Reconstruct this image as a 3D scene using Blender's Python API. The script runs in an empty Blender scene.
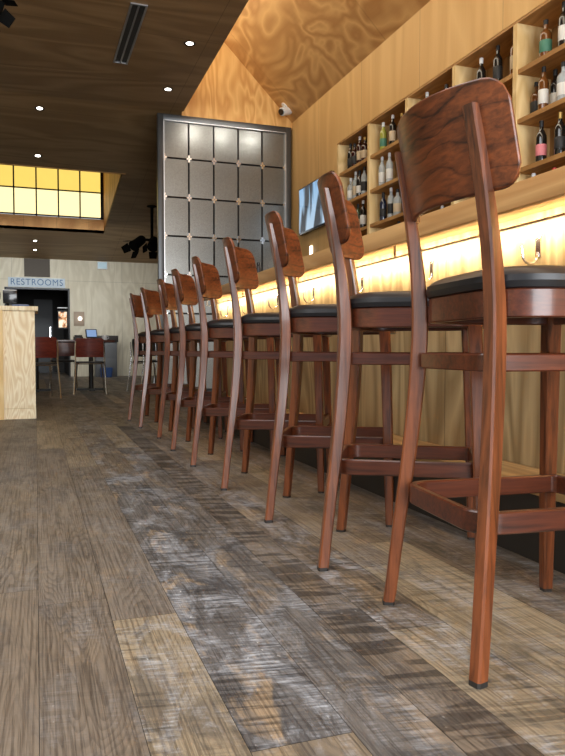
import bpy, bmesh, math, random
from mathutils import Vector, Matrix
random.seed(7)
PI = math.pi
SC = bpy.context.scene
COL = SC.collection
R_ = math.radians

# ------------------------------------------------------------------ node helpers
class NT:
    def __init__(s, name):
        s.m = bpy.data.materials.new(name); s.m.use_nodes = True
        s.t = s.m.node_tree; s.t.nodes.clear()
        s.out = s.t.nodes.new('ShaderNodeOutputMaterial')
    def n(s, typ, **kw):
        nd = s.t.nodes.new(typ)
        for k, v in kw.items(): setattr(nd, k, v)
        return nd
    def l(s, a, b): s.t.links.new(a, b)
    def val(s, sock, v):
        if isinstance(v, bpy.types.NodeSocket): s.l(v, sock)
        else: sock.default_value = v
    def math(s, op, a, b=None, c=None, clamp=False):
        nd = s.n('ShaderNodeMath', operation=op); nd.use_clamp = clamp
        s.val(nd.inputs[0], a)
        if b is not None: s.val(nd.inputs[1], b)
        if c is not None: s.val(nd.inputs[2], c)
        return nd.outputs[0]
    def mix(s, f, a, b, mode='MIX'):
        nd = s.n('ShaderNodeMix', data_type='RGBA', blend_type=mode)
        s.val(nd.inputs[0], f)
        for i, v in ((6, a), (7, b)):
            if isinstance(v, tuple): v = (*v[:3], 1)
            s.val(nd.inputs[i], v)
        return nd.outputs[2]
    def coords(s, kind='Object', scale=(1, 1, 1), rot=(0, 0, 0), loc=(0, 0, 0)):
        tc = s.n('ShaderNodeTexCoord'); mp = s.n('ShaderNodeMapping')
        s.l(tc.outputs[kind], mp.inputs[0])
        mp.inputs['Scale'].default_value = scale; mp.inputs['Rotation'].default_value = rot
        mp.inputs['Location'].default_value = loc
        return mp.outputs[0]
    def noise(s, vec, scale=1, detail=2, rough=.5, dist=0):
        nd = s.n('ShaderNodeTexNoise'); s.l(vec, nd.inputs['Vector'])
        nd.inputs['Scale'].default_value = scale; nd.inputs['Detail'].default_value = detail
        nd.inputs['Roughness'].default_value = rough; nd.inputs['Distortion'].default_value = dist
        return nd.outputs['Fac']
    def ramp(s, f, stops):
        nd = s.n('ShaderNodeValToRGB'); s.l(f, nd.inputs[0])
        e = nd.color_ramp.elements
        while len(e) > 1: e.remove(e[-1])
        for i, (p, c) in enumerate(stops):
            if not isinstance(c, tuple): c = (c, c, c)
            el = e[0] if i == 0 else e.new(p)
            el.position = p; el.color = (*c[:3], 1)
        return nd.outputs[0]
    def bsdf(s, color, rough=.5, metal=0, coat=0, coat_rough=.1, spec=None, bump=None, bump_s=.2, bump_d=.01, trans=0, emis=None, emis_s=0, ior=None):
        b = s.n('ShaderNodeBsdfPrincipled')
        if isinstance(color, tuple): color = (*color[:3], 1)
        s.val(b.inputs['Base Color'], color); s.val(b.inputs['Roughness'], rough)
        s.val(b.inputs['Metallic'], metal)
        b.inputs['Coat Weight'].default_value = coat; b.inputs['Coat Roughness'].default_value = coat_rough
        if spec is not None: b.inputs['Specular IOR Level'].default_value = spec
        if trans: b.inputs['Transmission Weight'].default_value = trans
        if ior: b.inputs['IOR'].default_value = ior
        if emis is not None:
            if isinstance(emis, tuple): emis = (*emis[:3], 1)
            s.val(b.inputs['Emission Color'], emis); b.inputs['Emission Strength'].default_value = emis_s
        if bump is not None:
            bp = s.n('ShaderNodeBump'); bp.inputs['Strength'].default_value = bump_s; bp.inputs['Distance'].default_value = bump_d
            s.l(bump, bp.inputs['Height']); s.l(bp.outputs[0], b.inputs['Normal'])
        s.l(b.outputs[0], s.out.inputs[0])
        return s.m

def plain(name, color, rough=.5, **kw):
    t = NT(name)
    v = t.coords('Object', (1, 1, 1))
    f = t.noise(v, 35, 3)
    c = t.mix(.18, color, t.mix(f, tuple(.6 * k for k in color), tuple(min(1, 1.4 * k) for k in color)))
    return t.bsdf(c, rough, **kw)

def srgb(r, g, b):
    f = lambda c: (c / 255 / 12.92) if c <= 10 else ((c / 255 + .055) / 1.055) ** 2.4
    return (f(r), f(g), f(b))

def stool_wood(name, dark, light, grain='Z', rough=.32, cath=False, coat=.4):
    t = NT(name)
    sc = {'Z': (90, 90, 5), 'X': (5, 90, 90), 'Y': (90, 5, 90)}[grain]
    v = t.coords('Object', sc)
    f = t.noise(v, 1, 4, .6, .4)
    v2 = t.coords('Object', tuple(k * .12 for k in sc))
    f2 = t.noise(v2, 1, 2, .5, .3)
    f = t.math('ADD', t.math('MULTIPLY', f, .65), t.math('MULTIPLY', f2, .45))
    if cath:
        sp = t.n('ShaderNodeSeparateXYZ'); t.l(t.coords('Object', (1, 1, 1)), sp.inputs[0])
        g = t.noise(t.coords('Object', (2, 4.2, 7)), 1, 2, .5, .2)
        b = t.math('FRACT', t.math('MULTIPLY_ADD', sp.outputs['Z'], 22, t.math('MULTIPLY', g, 3.2)))
        b = t.ramp(b, [(0, .25), (.06, .7), (.4, 1.0), (.9, .95), (1, .25)])
        f = t.math('MULTIPLY', f, t.math('MULTIPLY_ADD', b, .4, .62))
    c = t.ramp(f, [(.34, dark), (.68, light)])
    return t.bsdf(c, rough, coat=coat, coat_rough=.13, spec=.4, bump=f, bump_s=.06, bump_d=.002)

def plywood(name, base, dark, along, across, K=7, scale=(1, .28), rough=.55, seam=None, contrast=1.0, fine=.25, off=(0, 0, 0), spec=.3):
    """along / across: 'X','Y','Z' axes of grain; seam: (axis, pitch, axis, pitch) joints"""
    t = NT(name)
    s = {'X': 1.0, 'Y': 1.0, 'Z': 1.0}
    s[along] = scale[1]; s[across] = scale[0]
    v = t.coords('Object', (s['X'], s['Y'], s['Z']), loc=off)
    n1 = t.noise(v, 1.6, 2.5, .5, .5)
    band = t.math('FRACT', t.math('MULTIPLY', n1, K))
    band = t.ramp(band, [(0, 0.0), (.08, .2), (.45, 1.0), (.62, .9), (.94, .15), (1, 0.0)])
    v2 = t.coords('Object', tuple({along: 2.5, across: 120}.get(a, 60) for a in 'XYZ'), loc=off)
    n2 = t.noise(v2, 1, 3, .6)
    n3 = t.noise(t.coords('Object', (.5, .5, .5), loc=off), 1, 2)
    f = t.math('ADD', t.math('MULTIPLY', band, .55 * contrast), t.math('MULTIPLY', n2, fine))
    f = t.math('ADD', f, t.math('MULTIPLY', n3, .3))
    c = t.ramp(f, [(.25, base), (.95, dark)])
    if seam:
        tc = t.n('ShaderNodeTexCoord'); sp = t.n('ShaderNodeSeparateXYZ'); t.l(tc.outputs['Object'], sp.inputs[0])
        for i in range(0, len(seam), 3):
            ax, pitch, o = seam[i:i + 3]
            q = t.math('FRACT', t.math('DIVIDE', t.math('ADD', sp.outputs[ax], 50 * pitch + o), pitch))
            q = t.math('LESS_THAN', q, .006 / pitch)
            c = t.mix(t.math('MULTIPLY', q, .55), c, tuple(k * .25 for k in dark))
    return t.bsdf(c, rough, bump=n2, bump_s=.05, bump_d=.003, spec=spec)

M = {}
M['post'] = stool_wood('stained wood upright', srgb(42, 19, 10), srgb(130, 72, 40))
M['rail'] = stool_wood('stained bent wood', srgb(34, 15, 10), srgb(98, 48, 28), 'X')
M['board'] = stool_wood('stained veneer', srgb(42, 18, 9), srgb(122, 64, 32), 'Y', .36, True, .12)
M['vinyl'] = plain('black vinyl', (.012, .013, .016), .3, spec=.5)
M['soot'] = plain('flat black paint', (.006, .006, .006), .85, spec=.1)
M['pad'] = plain('dark glide', (.02, .017, .015), .6)
M['wall_ply'] = plywood('honey plywood wall', srgb(224, 184, 122), srgb(202, 156, 96), 'Z', 'Y', 5, (1.1, .16), contrast=.7, seam=('Y', 1.22, .35), fine=.3)
M['gable_ply'] = plywood('honey plywood gable', srgb(228, 184, 116), srgb(192, 138, 74), 'Z', 'X', 10, (1.6, .45), contrast=.9, fine=.3)
M['slope_ply'] = plywood('swirling plywood', srgb(212, 166, 106), srgb(168, 118, 66), 'Y', 'X', 8, (1.0, .6), contrast=1.0, fine=.18, seam=('Y', 2.44, .9))
M['ceil_ply'] = plywood('brown plywood ceiling', srgb(158, 130, 92), srgb(124, 98, 64), 'X', 'Y', 6, (1.0, .22), fine=.35, seam=('Y', 1.22, .2, 'X', 2.44, .75), contrast=.9)
M['back_ply'] = plywood('pale plywood wall', srgb(214, 207, 186), srgb(190, 181, 157), 'Z', 'X', 7, (1.6, .45), contrast=.8, seam=('X', 1.22, .5, 'Z', 2.215, 0), fine=.3)
M['stand_ply'] = plywood('pale plywood stand', srgb(248, 236, 206), srgb(222, 198, 156), 'Z', 'X', 16, (4.0, .8), contrast=1.1, fine=.25)
M['bar_ply'] = plywood('bar plywood', srgb(190, 166, 124), srgb(140, 116, 80), 'Z', 'Y', 10, (2.2, .3), seam=('Y', 1.22, .1), fine=.35)
M['shelf_light'] = plywood('pale plywood divider', srgb(234, 206, 152), srgb(212, 178, 120), 'Z', 'X', 8, (2.5, .5), fine=.3)
M['shelf_dark'] = plywood('tan plywood shelf', srgb(196, 150, 92), srgb(160, 116, 66), 'Y', 'X', 7, (3, .5), fine=.35)
M['niche_back'] = plywood('niche back', srgb(168, 128, 78), srgb(130, 96, 56), 'Z', 'Y', 7, (2, .5), fine=.35)
M['counter'] = plywood('maple counter edge', srgb(212, 168, 112), srgb(180, 134, 84), 'Y', 'Z', 6, (4, .35), rough=.4, fine=.35)
M['ledge'] = plywood('worn ledge wood', srgb(196, 164, 112), srgb(150, 118, 76), 'Y', 'X', 6, (4, .35), fine=.35)
M['kick'] = plain('dark kick board', (.022, .017, .013), .6)
M['dark_metal'] = plain('blackened steel', (.03, .031, .033), .42, metal=.7)
M['frame_steel'] = plain('grey steel frame', (.10, .105, .11), .4, metal=.8)
M['kick2'] = plain('dark brown panel', srgb(66, 56, 42), .6)
M['chrome'] = plain('chrome', (.75, .76, .78), .15, metal=1)
M['black'] = plain('matte black', (.012, .012, .013), .5)
M['black_gloss'] = plain('gloss black', (.01, .01, .012), .15)
M['white'] = plain('white plastic', (.75, .76, .76), .4)
M['grey'] = plain('grey laminate', (.11, .115, .12), .5)
M['blue'] = plain('blue plastic', srgb(40, 70, 120), .4)
M['red_back'] = stool_wood('red-brown chair shell', srgb(70, 22, 16), srgb(120, 48, 34), 'X', .35)
M['table_top'] = stool_wood('dark table top', srgb(46, 26, 20), srgb(84, 44, 32), 'X', .3)
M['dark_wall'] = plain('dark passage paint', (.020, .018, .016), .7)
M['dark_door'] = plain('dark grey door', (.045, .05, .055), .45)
M['brown'] = plain('brown glaze', srgb(92, 58, 34), .35)
M['silver_wire'] = plain('silver cable', (.55, .56, .58), .35, metal=.9)

def emit(name, color, s, noise=0):
    t = NT(name)
    f = t.noise(t.coords('Object', (1, 1, 1)), 6, 2)
    c = t.mix(t.math('MULTIPLY', f, noise), color, tuple(.7 * k for k in color))
    e = t.n('ShaderNodeEmission'); t.l(c, e.inputs[0]); e.inputs[1].default_value = s
    t.l(e.outputs[0], t.out.inputs[0]); return t.m
M['lamp'] = emit('lamp glow', (1, .93, .82), 9)
M['led'] = emit('led glow', (1, .8, .5), 1.5)
M['glow_low'] = emit('amber acrylic bright', (1, .83, .40), 1.55, .15)
M['glow_high'] = emit('amber acrylic', (1, .70, .15), 1.12, .25)
M['clere'] = emit('daylight pane', (1, .88, .68), 3.2)
M['sconce_glow'] = emit('sconce glow', (1, .96, .9), 4)

def panel_mat():
    t = NT('brushed metal mesh tile')
    v = t.coords('Object', (1, 1, 1))
    f = t.noise(t.coords('Object', (260, 260, 260)), 1, 2)
    w = t.noise(v, .8, 2)
    c = t.ramp(w, [(.3, srgb(104, 106, 102)), (.7, srgb(128, 131, 128))])
    c = t.mix(.25, c, t.ramp(f, [(.35, (.05, .05, .05)), (.65, (.5, .5, .5))]))
    return t.bsdf(c, .28, metal=.75, bump=f, bump_s=.12, bump_d=.002)
M['tile'] = panel_mat()

def tv_mat():
    t = NT('painted screen reflection')
    tc = t.n('ShaderNodeTexCoord'); sp = t.n('ShaderNodeSeparateXYZ'); t.l(tc.outputs['Object'], sp.inputs[0])
    y, z = sp.outputs['Y'], sp.outputs['Z']
    n = t.noise(t.coords('Object', (1, 4.2, 1.3), loc=(0, .35, 0)), 1, 2, .5, .3)
    sky = t.mix(t.math('MULTIPLY_ADD', z, 1.2, .5, clamp=True), srgb(170, 190, 205), srgb(120, 165, 205))
    dk = t.ramp(n, [(.46, 0.0), (.56, 1.0)])
    c = t.mix(dk, sky, srgb(52, 56, 62))  # pale sky and dark shapes: a screen reflection painted as emission
    t2 = t.bsdf((.01, .01, .012), .12, emis=c, emis_s=1.25)
    return t2
M['tv'] = tv_mat()

def glass_mat(name, color, rough=.06):
    t = NT(name)
    f = t.noise(t.coords('Object', (1, 1, 1)), 20, 1)
    c = t.mix(f, color, tuple(k * .8 for k in color))
    return t.bsdf(c, rough, spec=.7, coat=.5, coat_rough=.03)
M['g_dark'] = glass_mat('dark bottle glass', (.012, .012, .011))
M['g_wine'] = glass_mat('wine red bottle', (.035, .008, .008))
M['g_amber'] = glass_mat('amber spirit', (.16, .055, .012))
M['g_green'] = glass_mat('green bottle glass', (.03, .06, .02))
M['g_yellow'] = glass_mat('yellow green spirit', (.36, .36, .06))
M['g_blue'] = glass_mat('navy bottle glass', (.012, .02, .05))
def clear_mat():
    t = NT('clear spirit glass')
    f = t.noise(t.coords('Object', (1, 1, 1)), 20, 1)
    c = t.mix(f, (.80, .85, .85), (.70, .78, .80))
    return t.bsdf(c, .05, trans=.55, ior=1.25, spec=.6)
M['g_clear'] = clear_mat()
M['l_white'] = plain('white paper label', (.72, .71, .66), .6)
M['l_cream'] = plain('cream paper label', (.58, .46, .3), .6)
M['l_pink'] = plain('pink paper label', (.7, .22, .24), .6)
M['l_green'] = plain('green paper label', (.06, .2, .13), .6)
M['l_black'] = plain('black paper label', (.02, .02, .02), .6)
M['c_red'] = plain('red cap', (.5, .02, .02), .4)
M['c_gold'] = plain('gold cap', (.5, .33, .1), .35, metal=.7)

def floor_mat():
    t = NT('reclaimed plank floor')
    uv = t.n('ShaderNodeUVMap'); uv.uv_map = 'plank'
    at = t.n('ShaderNodeAttribute'); at.attribute_name = 'tone'
    sp = t.n('ShaderNodeSeparateColor'); t.l(at.outputs['Color'], sp.inputs[0])
    tone, sawn, rnd = sp.outputs[0], sp.outputs[1], sp.outputs[2]
    def mp(scale):
        m = t.n('ShaderNodeMapping'); t.l(uv.outputs[0], m.inputs[0]); m.inputs['Scale'].default_value = scale; return m.outputs[0]
    # fine long grain, cathedral figure
    g1 = t.noise(mp((170, 2.6, 1)), 1, 4, .68, .2)
    g1d = t.ramp(g1, [(.42, 1.0), (.52, 0.0)])
    cath = t.noise(mp((7.5, .8, 1)), 1, 2.5, .45, .3)
    rings = t.math('FRACT', t.math('MULTIPLY', cath, 42))
    rings = t.ramp(rings, [(0, 1.0), (.22, .8), (.5, .1), (.92, 0.0), (1, 1.0)])
    fig = t.ramp(t.noise(mp((4, .9, 1)), 1, 1), [(.40, .25), (.58, 1.0)])
    # saw marks across the plank: thin scratches, and wide ribs on some
    rot = t.n('ShaderNodeMapping'); t.l(uv.outputs[0], rot.inputs[0]); rot.inputs['Rotation'].default_value = (0, 0, .16)
    def rp(scale):
        m = t.n('ShaderNodeMapping'); t.l(rot.outputs[0], m.inputs[0]); m.inputs['Scale'].default_value = scale; return m.outputs[0]
    scr = t.ramp(t.noise(rp((3.0, 62, 1)), 1, 3, .6, .3), [(.47, 0.0), (.58, 1.0)])
    scm = t.ramp(t.noise(mp((7, 3.0, 1)), 1, 3, .6, .4), [(.40, 0.0), (.56, 1.0)])
    saw = t.math('MULTIPLY', t.math('MULTIPLY', scm, sawn), scr)
    rb = t.ramp(t.noise(rp((3.5, 21, 1)), 1, 2, .5, .2), [(.47, 0.0), (.52, 1.0)])
    saw = t.math('MAXIMUM', saw, t.math('MULTIPLY', rb, rnd))
    base = t.ramp(tone, [(0, srgb(92, 92, 95)), (.3, srgb(114, 109, 104)), (.55, srgb(126, 113, 98)), (.8, srgb(164, 149, 123)), (1, srgb(190, 172, 142))])
    var = t.noise(mp((3.5, 1.3, 1)), 1, 3, .6, .4)
    base = t.mix(t.ramp(var, [(.35, .0), (.65, .55)]), base, t.mix(1, base, (.62, .58, .54), 'MULTIPLY'))
    tan = t.ramp(t.noise(mp((11, 4, 1)), 1, 4, .65, .5), [(.55, 0.0), (.63, 1.0)])
    base = t.mix(t.math('MULTIPLY', tan, t.math('MULTIPLY', sawn, .6)), base, srgb(178, 152, 118))
    c = t.mix(t.math('MULTIPLY', g1d, .72), base, t.mix(1, base, (.42, .39, .37), 'MULTIPLY'))
    c = t.mix(t.math('MULTIPLY', t.math('MULTIPLY', rings, fig), t.math('MULTIPLY_ADD', sawn, -.35, .58)), c, t.mix(1, c, (.30, .265, .24), 'MULTIPLY'))
    # dirty wear and pale scuffs
    ob = t.n('ShaderNodeTexCoord')
    def om(scale):
        m = t.n('ShaderNodeMapping'); t.l(ob.outputs['Object'], m.inputs[0]); m.inputs['Scale'].default_value = scale; return m.outputs[0]
    d = t.noise(om((7, 2.6, 1)), 1, 6, .68, .6)
    c = t.mix(t.math('MULTIPLY', t.ramp(d, [(.52, 0.0), (.60, 1.0)]), t.math('MULTIPLY_ADD', sawn, .45, .18)), c, srgb(58, 57, 59))
    d2 = t.noise(om((8, 3.6, 1)), 1, 6, .74, .9)
    fs = t.ramp(t.noise(rp((14, 110, 1)), 1, 3, .7), [(.42, .15), (.62, 1.0)])
    c = t.mix(t.math('MULTIPLY', t.math('MULTIPLY', t.ramp(d2, [(.47, 0.0), (.62, 1.0)]), fs), t.math('MULTIPLY', sawn, .9)), c, srgb(178, 182, 188))
    c = t.mix(t.math('MULTIPLY', saw, .74), c, t.mix(1, c, (.25, .25, .265), 'MULTIPLY'))
    d3 = t.noise(om((80, 52, 1)), 1, 2, .5)
    c = t.mix(t.math('MULTIPLY', t.ramp(d3, [(.69, 0.0), (.74, 1.0)]), t.math('MULTIPLY', t.ramp(d2, [(.46, 0.0), (.60, 1.0)]), t.math('MULTIPLY', sawn, .9))), c, srgb(212, 212, 210))
    h = t.math('SUBTRACT', t.math('MULTIPLY', g1d, -.4), saw)
    return t.bsdf(c, t.ramp(d, [(.3, .42), (.7, .6)]), bump=h, bump_s=.3, bump_d=.003, spec=.35)
M['floor'] = floor_mat()

# ------------------------------------------------------------------ mesh helpers
class MB:
    def __init__(s): s.b = bmesh.new()
    def box(s, x0, x1, y0, y1, z0, z1, mat=None):
        vs = [s.b.verts.new((x, y, z)) for z in (z0, z1) for y in (y0, y1) for x in (x0, x1)]
        for f in ((0, 2, 3, 1), (4, 5, 7, 6), (0, 1, 5, 4), (2, 6, 7, 3), (0, 4, 6, 2), (1, 3, 7, 5)):
            s.b.faces.new([vs[i] for i in f])
        return s
    def loft(s, rings, cap0=True, cap1=True, closed=False):
        R = [[s.b.verts.new(p) for p in r] for r in rings]
        n = len(R[0]); m = len(R)
        for i in range(m if closed else m - 1):
            a, b = R[i], R[(i + 1) % m]
            for j in range(n):
                s.b.faces.new((a[j], a[(j + 1) % n], b[(j + 1) % n], b[j]))
        if not closed:
            if cap0: s.b.faces.new(R[0][::-1])
            if cap1: s.b.faces.new(R[-1])
        return s
    def lathe(s, prof, n=20, c=(0, 0, 0)):
        rings = [[(c[0] + r * math.cos(2 * PI * k / n), c[1] + r * math.sin(2 * PI * k / n), c[2] + z) for k in range(n)] for r, z in prof]
        return s.loft(rings)
    def tube(s, pts, r, n=8, caps=True):
        pts = [Vector(p) for p in pts]
        rings = []
        up = None
        for i, p in enumerate(pts):
            d = (pts[min(i + 1, len(pts) - 1)] - pts[max(i - 1, 0)]).normalized()
            if up is None:
                up = Vector((0, 0, 1)) if abs(d.z) < .9 else Vector((1, 0, 0))
            a = d.cross(up).normalized(); b = a.cross(d).normalized(); up = b
            rr = r[i] if isinstance(r, (list, tuple)) else r
            rings.append([p + rr * (a * math.cos(2 * PI * k / n) + b * math.sin(2 * PI * k / n)) for k in range(n)])
        return s.loft(rings, caps, caps)
    def build(s, name, mat, parent=None, loc=(0, 0, 0), smooth=True, bevel=0, kind=None, label=None, rot=None):
        bmesh.ops.recalc_face_normals(s.b, faces=s.b.faces)
        if bevel:
            es = [e for e in s.b.edges if len(e.link_faces) == 2 and e.calc_face_angle(0) > .6]
            bmesh.ops.bevel(s.b, geom=es, offset=bevel, segments=2, profile=.5, affect='EDGES')
        me = bpy.data.meshes.new(name); s.b.to_mesh(me); s.b.free()
        if smooth:
            for p in me.polygons: p.use_smooth = True
            me.set_sharp_from_angle(angle=R_(32))
        me.materials.append(mat)
        o = bpy.data.objects.new(name, me); COL.objects.link(o)
        o.location = loc
        if rot: o.rotation_euler = rot
        if parent: o.parent = parent
        if kind: o['kind'] = kind
        if label: o['label'] = label
        return o
def B(x0, x1, y0, y1, z0, z1): return MB().box(x0, x1, y0, y1, z0, z1)

def thing(name, label, cat, loc=(0, 0, 0), rz=0, group=None):
    o = bpy.data.objects.new(name, None); COL.objects.link(o)
    o.empty_display_size = .05
    o.location = loc; o.rotation_euler = (0, 0, rz)
    return tag(o, label, cat, group)
def tag(o, label, cat, group=None):
    o['label'] = label; o['category'] = cat
    if group: o['group'] = group
    return o
def kids(o): return list(o.children)
def dup(root, loc, rz, label, group=None):
    r = root.copy(); COL.objects.link(r); r.location = loc; r.rotation_euler = (0, 0, rz)
    r['label'] = label
    if group: r['group'] = group
    for ch in [c for c in bpy.data.objects if c.parent == root]:
        c = ch.copy(); COL.objects.link(c); c.parent = r
        for g in [q for q in bpy.data.objects if q.parent == ch]:
            d = g.copy(); COL.objects.link(d); d.parent = c
    return r
def struct(name, mb, mat, smooth=False, **kw):
    return mb.build(name, mat, smooth=smooth, kind='structure', **kw)

def rrect(x0, x1, y0, y1, radii, n=8, z=0, grow=0):
    """rounded rectangle, ccw; radii for corners (x0y0, x1y0, x1y1, x0y1)"""
    x0 -= grow; x1 += grow; y0 -= grow; y1 += grow
    pts = []
    for (cx, cy, sx, sy, a0), r in zip(((x0, y0, 1, 1, PI), (x1, y0, -1, 1, 1.5 * PI), (x1, y1, -1, -1, 0), (x0, y1, 1, -1, .5 * PI)), radii):
        r = max(r + grow, .001)
        for k in range(n + 1):
            a = a0 + .5 * PI * k / n
            pts.append((cx + sx * r + r * math.cos(a), cy + sy * r + r * math.sin(a), z))
    return pts
def band(mb, x0, x1, y0, y1, radii, z0, z1, th, n=8):
    """bent-wood band following a rounded rectangle"""
    o = lambda z, g: rrect(x0, x1, y0, y1, radii, n, z, g)
    c = .003
    rings = [o(z0, -c), o(z0 + c, 0), o(z1 - c, 0), o(z1, -c), o(z1, -th + c), o(z1 - c, -th), o(z0 + c, -th), o(z0, -th + c)]
    mb.loft(rings, closed=True)
    return mb
def post(secs, ch=.004):
    """swept chamfered rectangle: (x, y, z, depth, width, twist)"""
    rings = []
    for x, y, z, d, w, a in secs:
        d /= 2; w /= 2; c = min(ch, d * .5, w * .5)
        q = [(d, -w + c), (d, w - c), (d - c, w), (-d + c, w), (-d, w - c), (-d, -w + c), (-d + c, -w), (d - c, -w)]
        ca, sa = math.cos(a), math.sin(a)
        rings.append([(x + u * ca - v * sa, y + u * sa + v * ca, z) for u, v in q])
    return MB().loft(rings)
def lerp(tab, z):
    for (a, b) in zip(tab, tab[1:]):
        if z <= b[0]:
            t = (z - a[0]) / (b[0] - a[0]); t = max(0, min(1, t))
            return [p + (q - p) * t for p, q in zip(a, b)]
    return list(tab[-1])
def smooth_tab(tab, n=18):
    """catmull-rom through table rows (z first)"""
    out = []
    for i in range(len(tab) - 1):
        p0 = tab[max(i - 1, 0)]; p1 = tab[i]; p2 = tab[i + 1]; p3 = tab[min(i + 2, len(tab) - 1)]
        m = max(2, n // (len(tab) - 1))
        for k in range(m):
            t = k / m
            out.append([.5 * (2 * b + (c - a) * t + (2 * a - 5 * b + 4 * c - d) * t * t + (3 * b - 3 * c + d - a) * t ** 3) for a, b, c, d in zip(p0, p1, p2, p3)])
    out.append(list(tab[-1]))
    return out

# ------------------------------------------------------------------ the setting
def build_floor():
    me = bpy.data.meshes.new('floor'); b = bmesh.new()
    uvl = b.loops.layers.uv.new('plank'); cl = b.loops.layers.float_color.new('tone')
    xs = [-4.5]
    rnd = random.Random(3)
    fixed = [-.36, -.175, -.003, .157, .304, .478, .615, .725, .87, 1.0, 1.12, 1.25, 1.37]
    breaks = {.157: 1.62, .304: 1.012, -.003: -.2, .478: .7, .615: .2, -.175: 1.9}
    while xs[-1] < -.55: xs.append(xs[-1] + rnd.choice((.11, .14, .17, .2)))
    xs[-1] = -.5
    xs += fixed
    while xs[-1] < 6.0: xs.append(xs[-1] + rnd.choice((.1, .13, .16)))
    def face(x0, x1, y0, y1, tone, sawn, rib=0):
        g = .0006
        vs = [b.verts.new(p) for p in ((x0 + g, y0 + g, 0), (x1 - g, y0 + g, 0), (x1 - g, y1 - g, 0), (x0 + g, y1 - g, 0))]
        f = b.faces.new(vs)
        ou, ov = rnd.uniform(0, 40), rnd.uniform(0, 40)
        for lp, (u, v) in zip(f.loops, ((x0, y0), (x1, y0), (x1, y1), (x0, y1))):
            lp[uvl].uv = (u + ou, v + ov); lp[cl] = (tone, sawn, rib, 1)
    for x0, x1 in zip(xs, xs[1:]):
        xc = (x0 + x1) / 2
        y = -2.5 - rnd.uniform(0, 2)
        br = breaks.get(round(x0, 3))
        first = True
        while y < 21:
            L = rnd.uniform(.9, 2.6)
            if br is not None and y < br < y + L + .5: L = br - y
            rib = 0
            if xc < .157: tone, sawn = rnd.uniform(.36, .56), rnd.uniform(.05, .25)
            elif xc < .304: tone, sawn = ((.72, .75) if y < 1.6 else (rnd.uniform(.4, .6), rnd.uniform(.2, .4)))
            elif xc < .478: tone, sawn = ((.62, .5) if y + L < 1.05 else (rnd.uniform(.05, .25), 1))
            elif xc < .615: tone, sawn = rnd.uniform(.25, .5), rnd.uniform(.6, .9)
            elif xc < .725: tone, sawn, rib = rnd.uniform(.42, .52), rnd.uniform(.3, .5), 1
            elif xc < .87: tone, sawn, rib = rnd.uniform(.5, .72), rnd.uniform(.5, .9), 0
            elif xc < 1.5: tone, sawn, rib = rnd.uniform(.55, .88), rnd.uniform(.3, .8), rnd.choice((0, 0, .5))
            else: tone, sawn = rnd.uniform(.2, .7), rnd.uniform(0, 1)
            if y > 3.2 and xc < .8: tone = rnd.uniform(.2, .8); sawn *= .6
            face(x0, x1, y, min(y + L, 21), tone, sawn, rib); y += L
    # dark gap bed just under the planks
    n0 = len(b.faces)
    vs = [b.verts.new(p) for p in ((-4.5, -4.6, -.002), (6.2, -4.6, -.002), (6.2, 21, -.002), (-4.5, 21, -.002))]
    f = b.faces.new(vs); f.material_index = 1
    b.to_mesh(me); b.free()
    me.materials.append(M['floor']); me.materials.append(M['kick'])
    o = bpy.data.objects.new('floor', me); COL.objects.link(o); o['kind'] = 'structure'
build_floor()

YP = 9.156           # plane of the metal screen and of the plywood gable
XE = 1.854           # edge of the brown ceiling along the raised light well
XW = 3.36            # bar back wall
YB = 17.0            # far wall
def zc(y): return 3.725 + .0175 * (YP - y) if y < YP else 3.725 + (2.70 - 3.725) * (y - YP) / (YB - YP)
SKX0, SKX1, SKY0, SKY1 = -3.2, 1.335, 11.5, 14.77
def build_ceiling():
    mb = MB()
    def q(x0, x1, y0, y1, t=.06):
        pts = [(x0, y0, zc(y0)), (x1, y0, zc(y0)), (x1, y1, zc(y1)), (x0, y1, zc(y1))]
        mb.loft([pts, [(a, c, z + t) for a, c, z in pts]])
    q(-4.5, XE, -2.5, YP)
    q(-4.5, XE, YP, YP + .06); q(-4.5, 6, YP + .06, SKY0); q(-4.5, SKX0, SKY0, SKY1); q(SKX1, 6, SKY0, SKY1); q(-4.5, 6, SKY1, YB + .05)
    struct('ceiling', mb, M['ceil_ply'])
build_ceiling()
# sloped ceiling over the bar, light-well wall with clerestory, gable
def zs(x): return 3.735 + 1.0 * (XW - x)
mb = MB()
p = [(XW + .1, -2.5, zs(XW + .1)), (XW + .1, YP + .05, zs(XW + .1)), (XE - .06, YP + .05, zs(XE - .06)), (XE - .06, -2.5, zs(XE - .06))]
mb.loft([p, [(x, y, z + .07) for x, y, z in p]])
struct('ceiling.001', mb, M['slope_ply'])
mb = MB(); mb.loft([[(XE, YP, 3.66), (XW + .02, YP, 3.66), (XW + .02, YP, zs(XW + .02)), (XE - .02, YP, zs(XE - .02)), (XE - .02, YP, 3.66)],
                    [(XE, YP + .05, 3.66), (XW + .02, YP + .05, 3.66), (XW + .02, YP + .05, zs(XW + .02)), (XE - .02, YP + .05, zs(XE - .02)), (XE - .02, YP + .05, 3.66)]])
struct('wall_gable', mb, M['gable_ply'])
mb = MB()
a_, b_ = zc(-2.5) + .01, zc(YP - .001) + .01
mb.loft([[(XE - .06, -2.5, a_), (XE, -2.5, a_), (XE, YP, b_), (XE - .06, YP, b_)], [(XE - .06, -2.5, 4.15), (XE, -2.5, 4.15), (XE, YP, 4.15), (XE - .06, YP, 4.15)]]); mb.box(XE - .06, XE, -2.5, YP, 5.05, 5.3)
struct('wall_lightwell', mb, M['gable_ply'])
fr = MB()
for k in range(11): fr.box(XE - .05, XE - .01, -2.5 + k * 1.16, -2.46 + k * 1.16, 4.15, 5.05)
w1 = struct('window_1', fr, M['dark_metal'])
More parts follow.
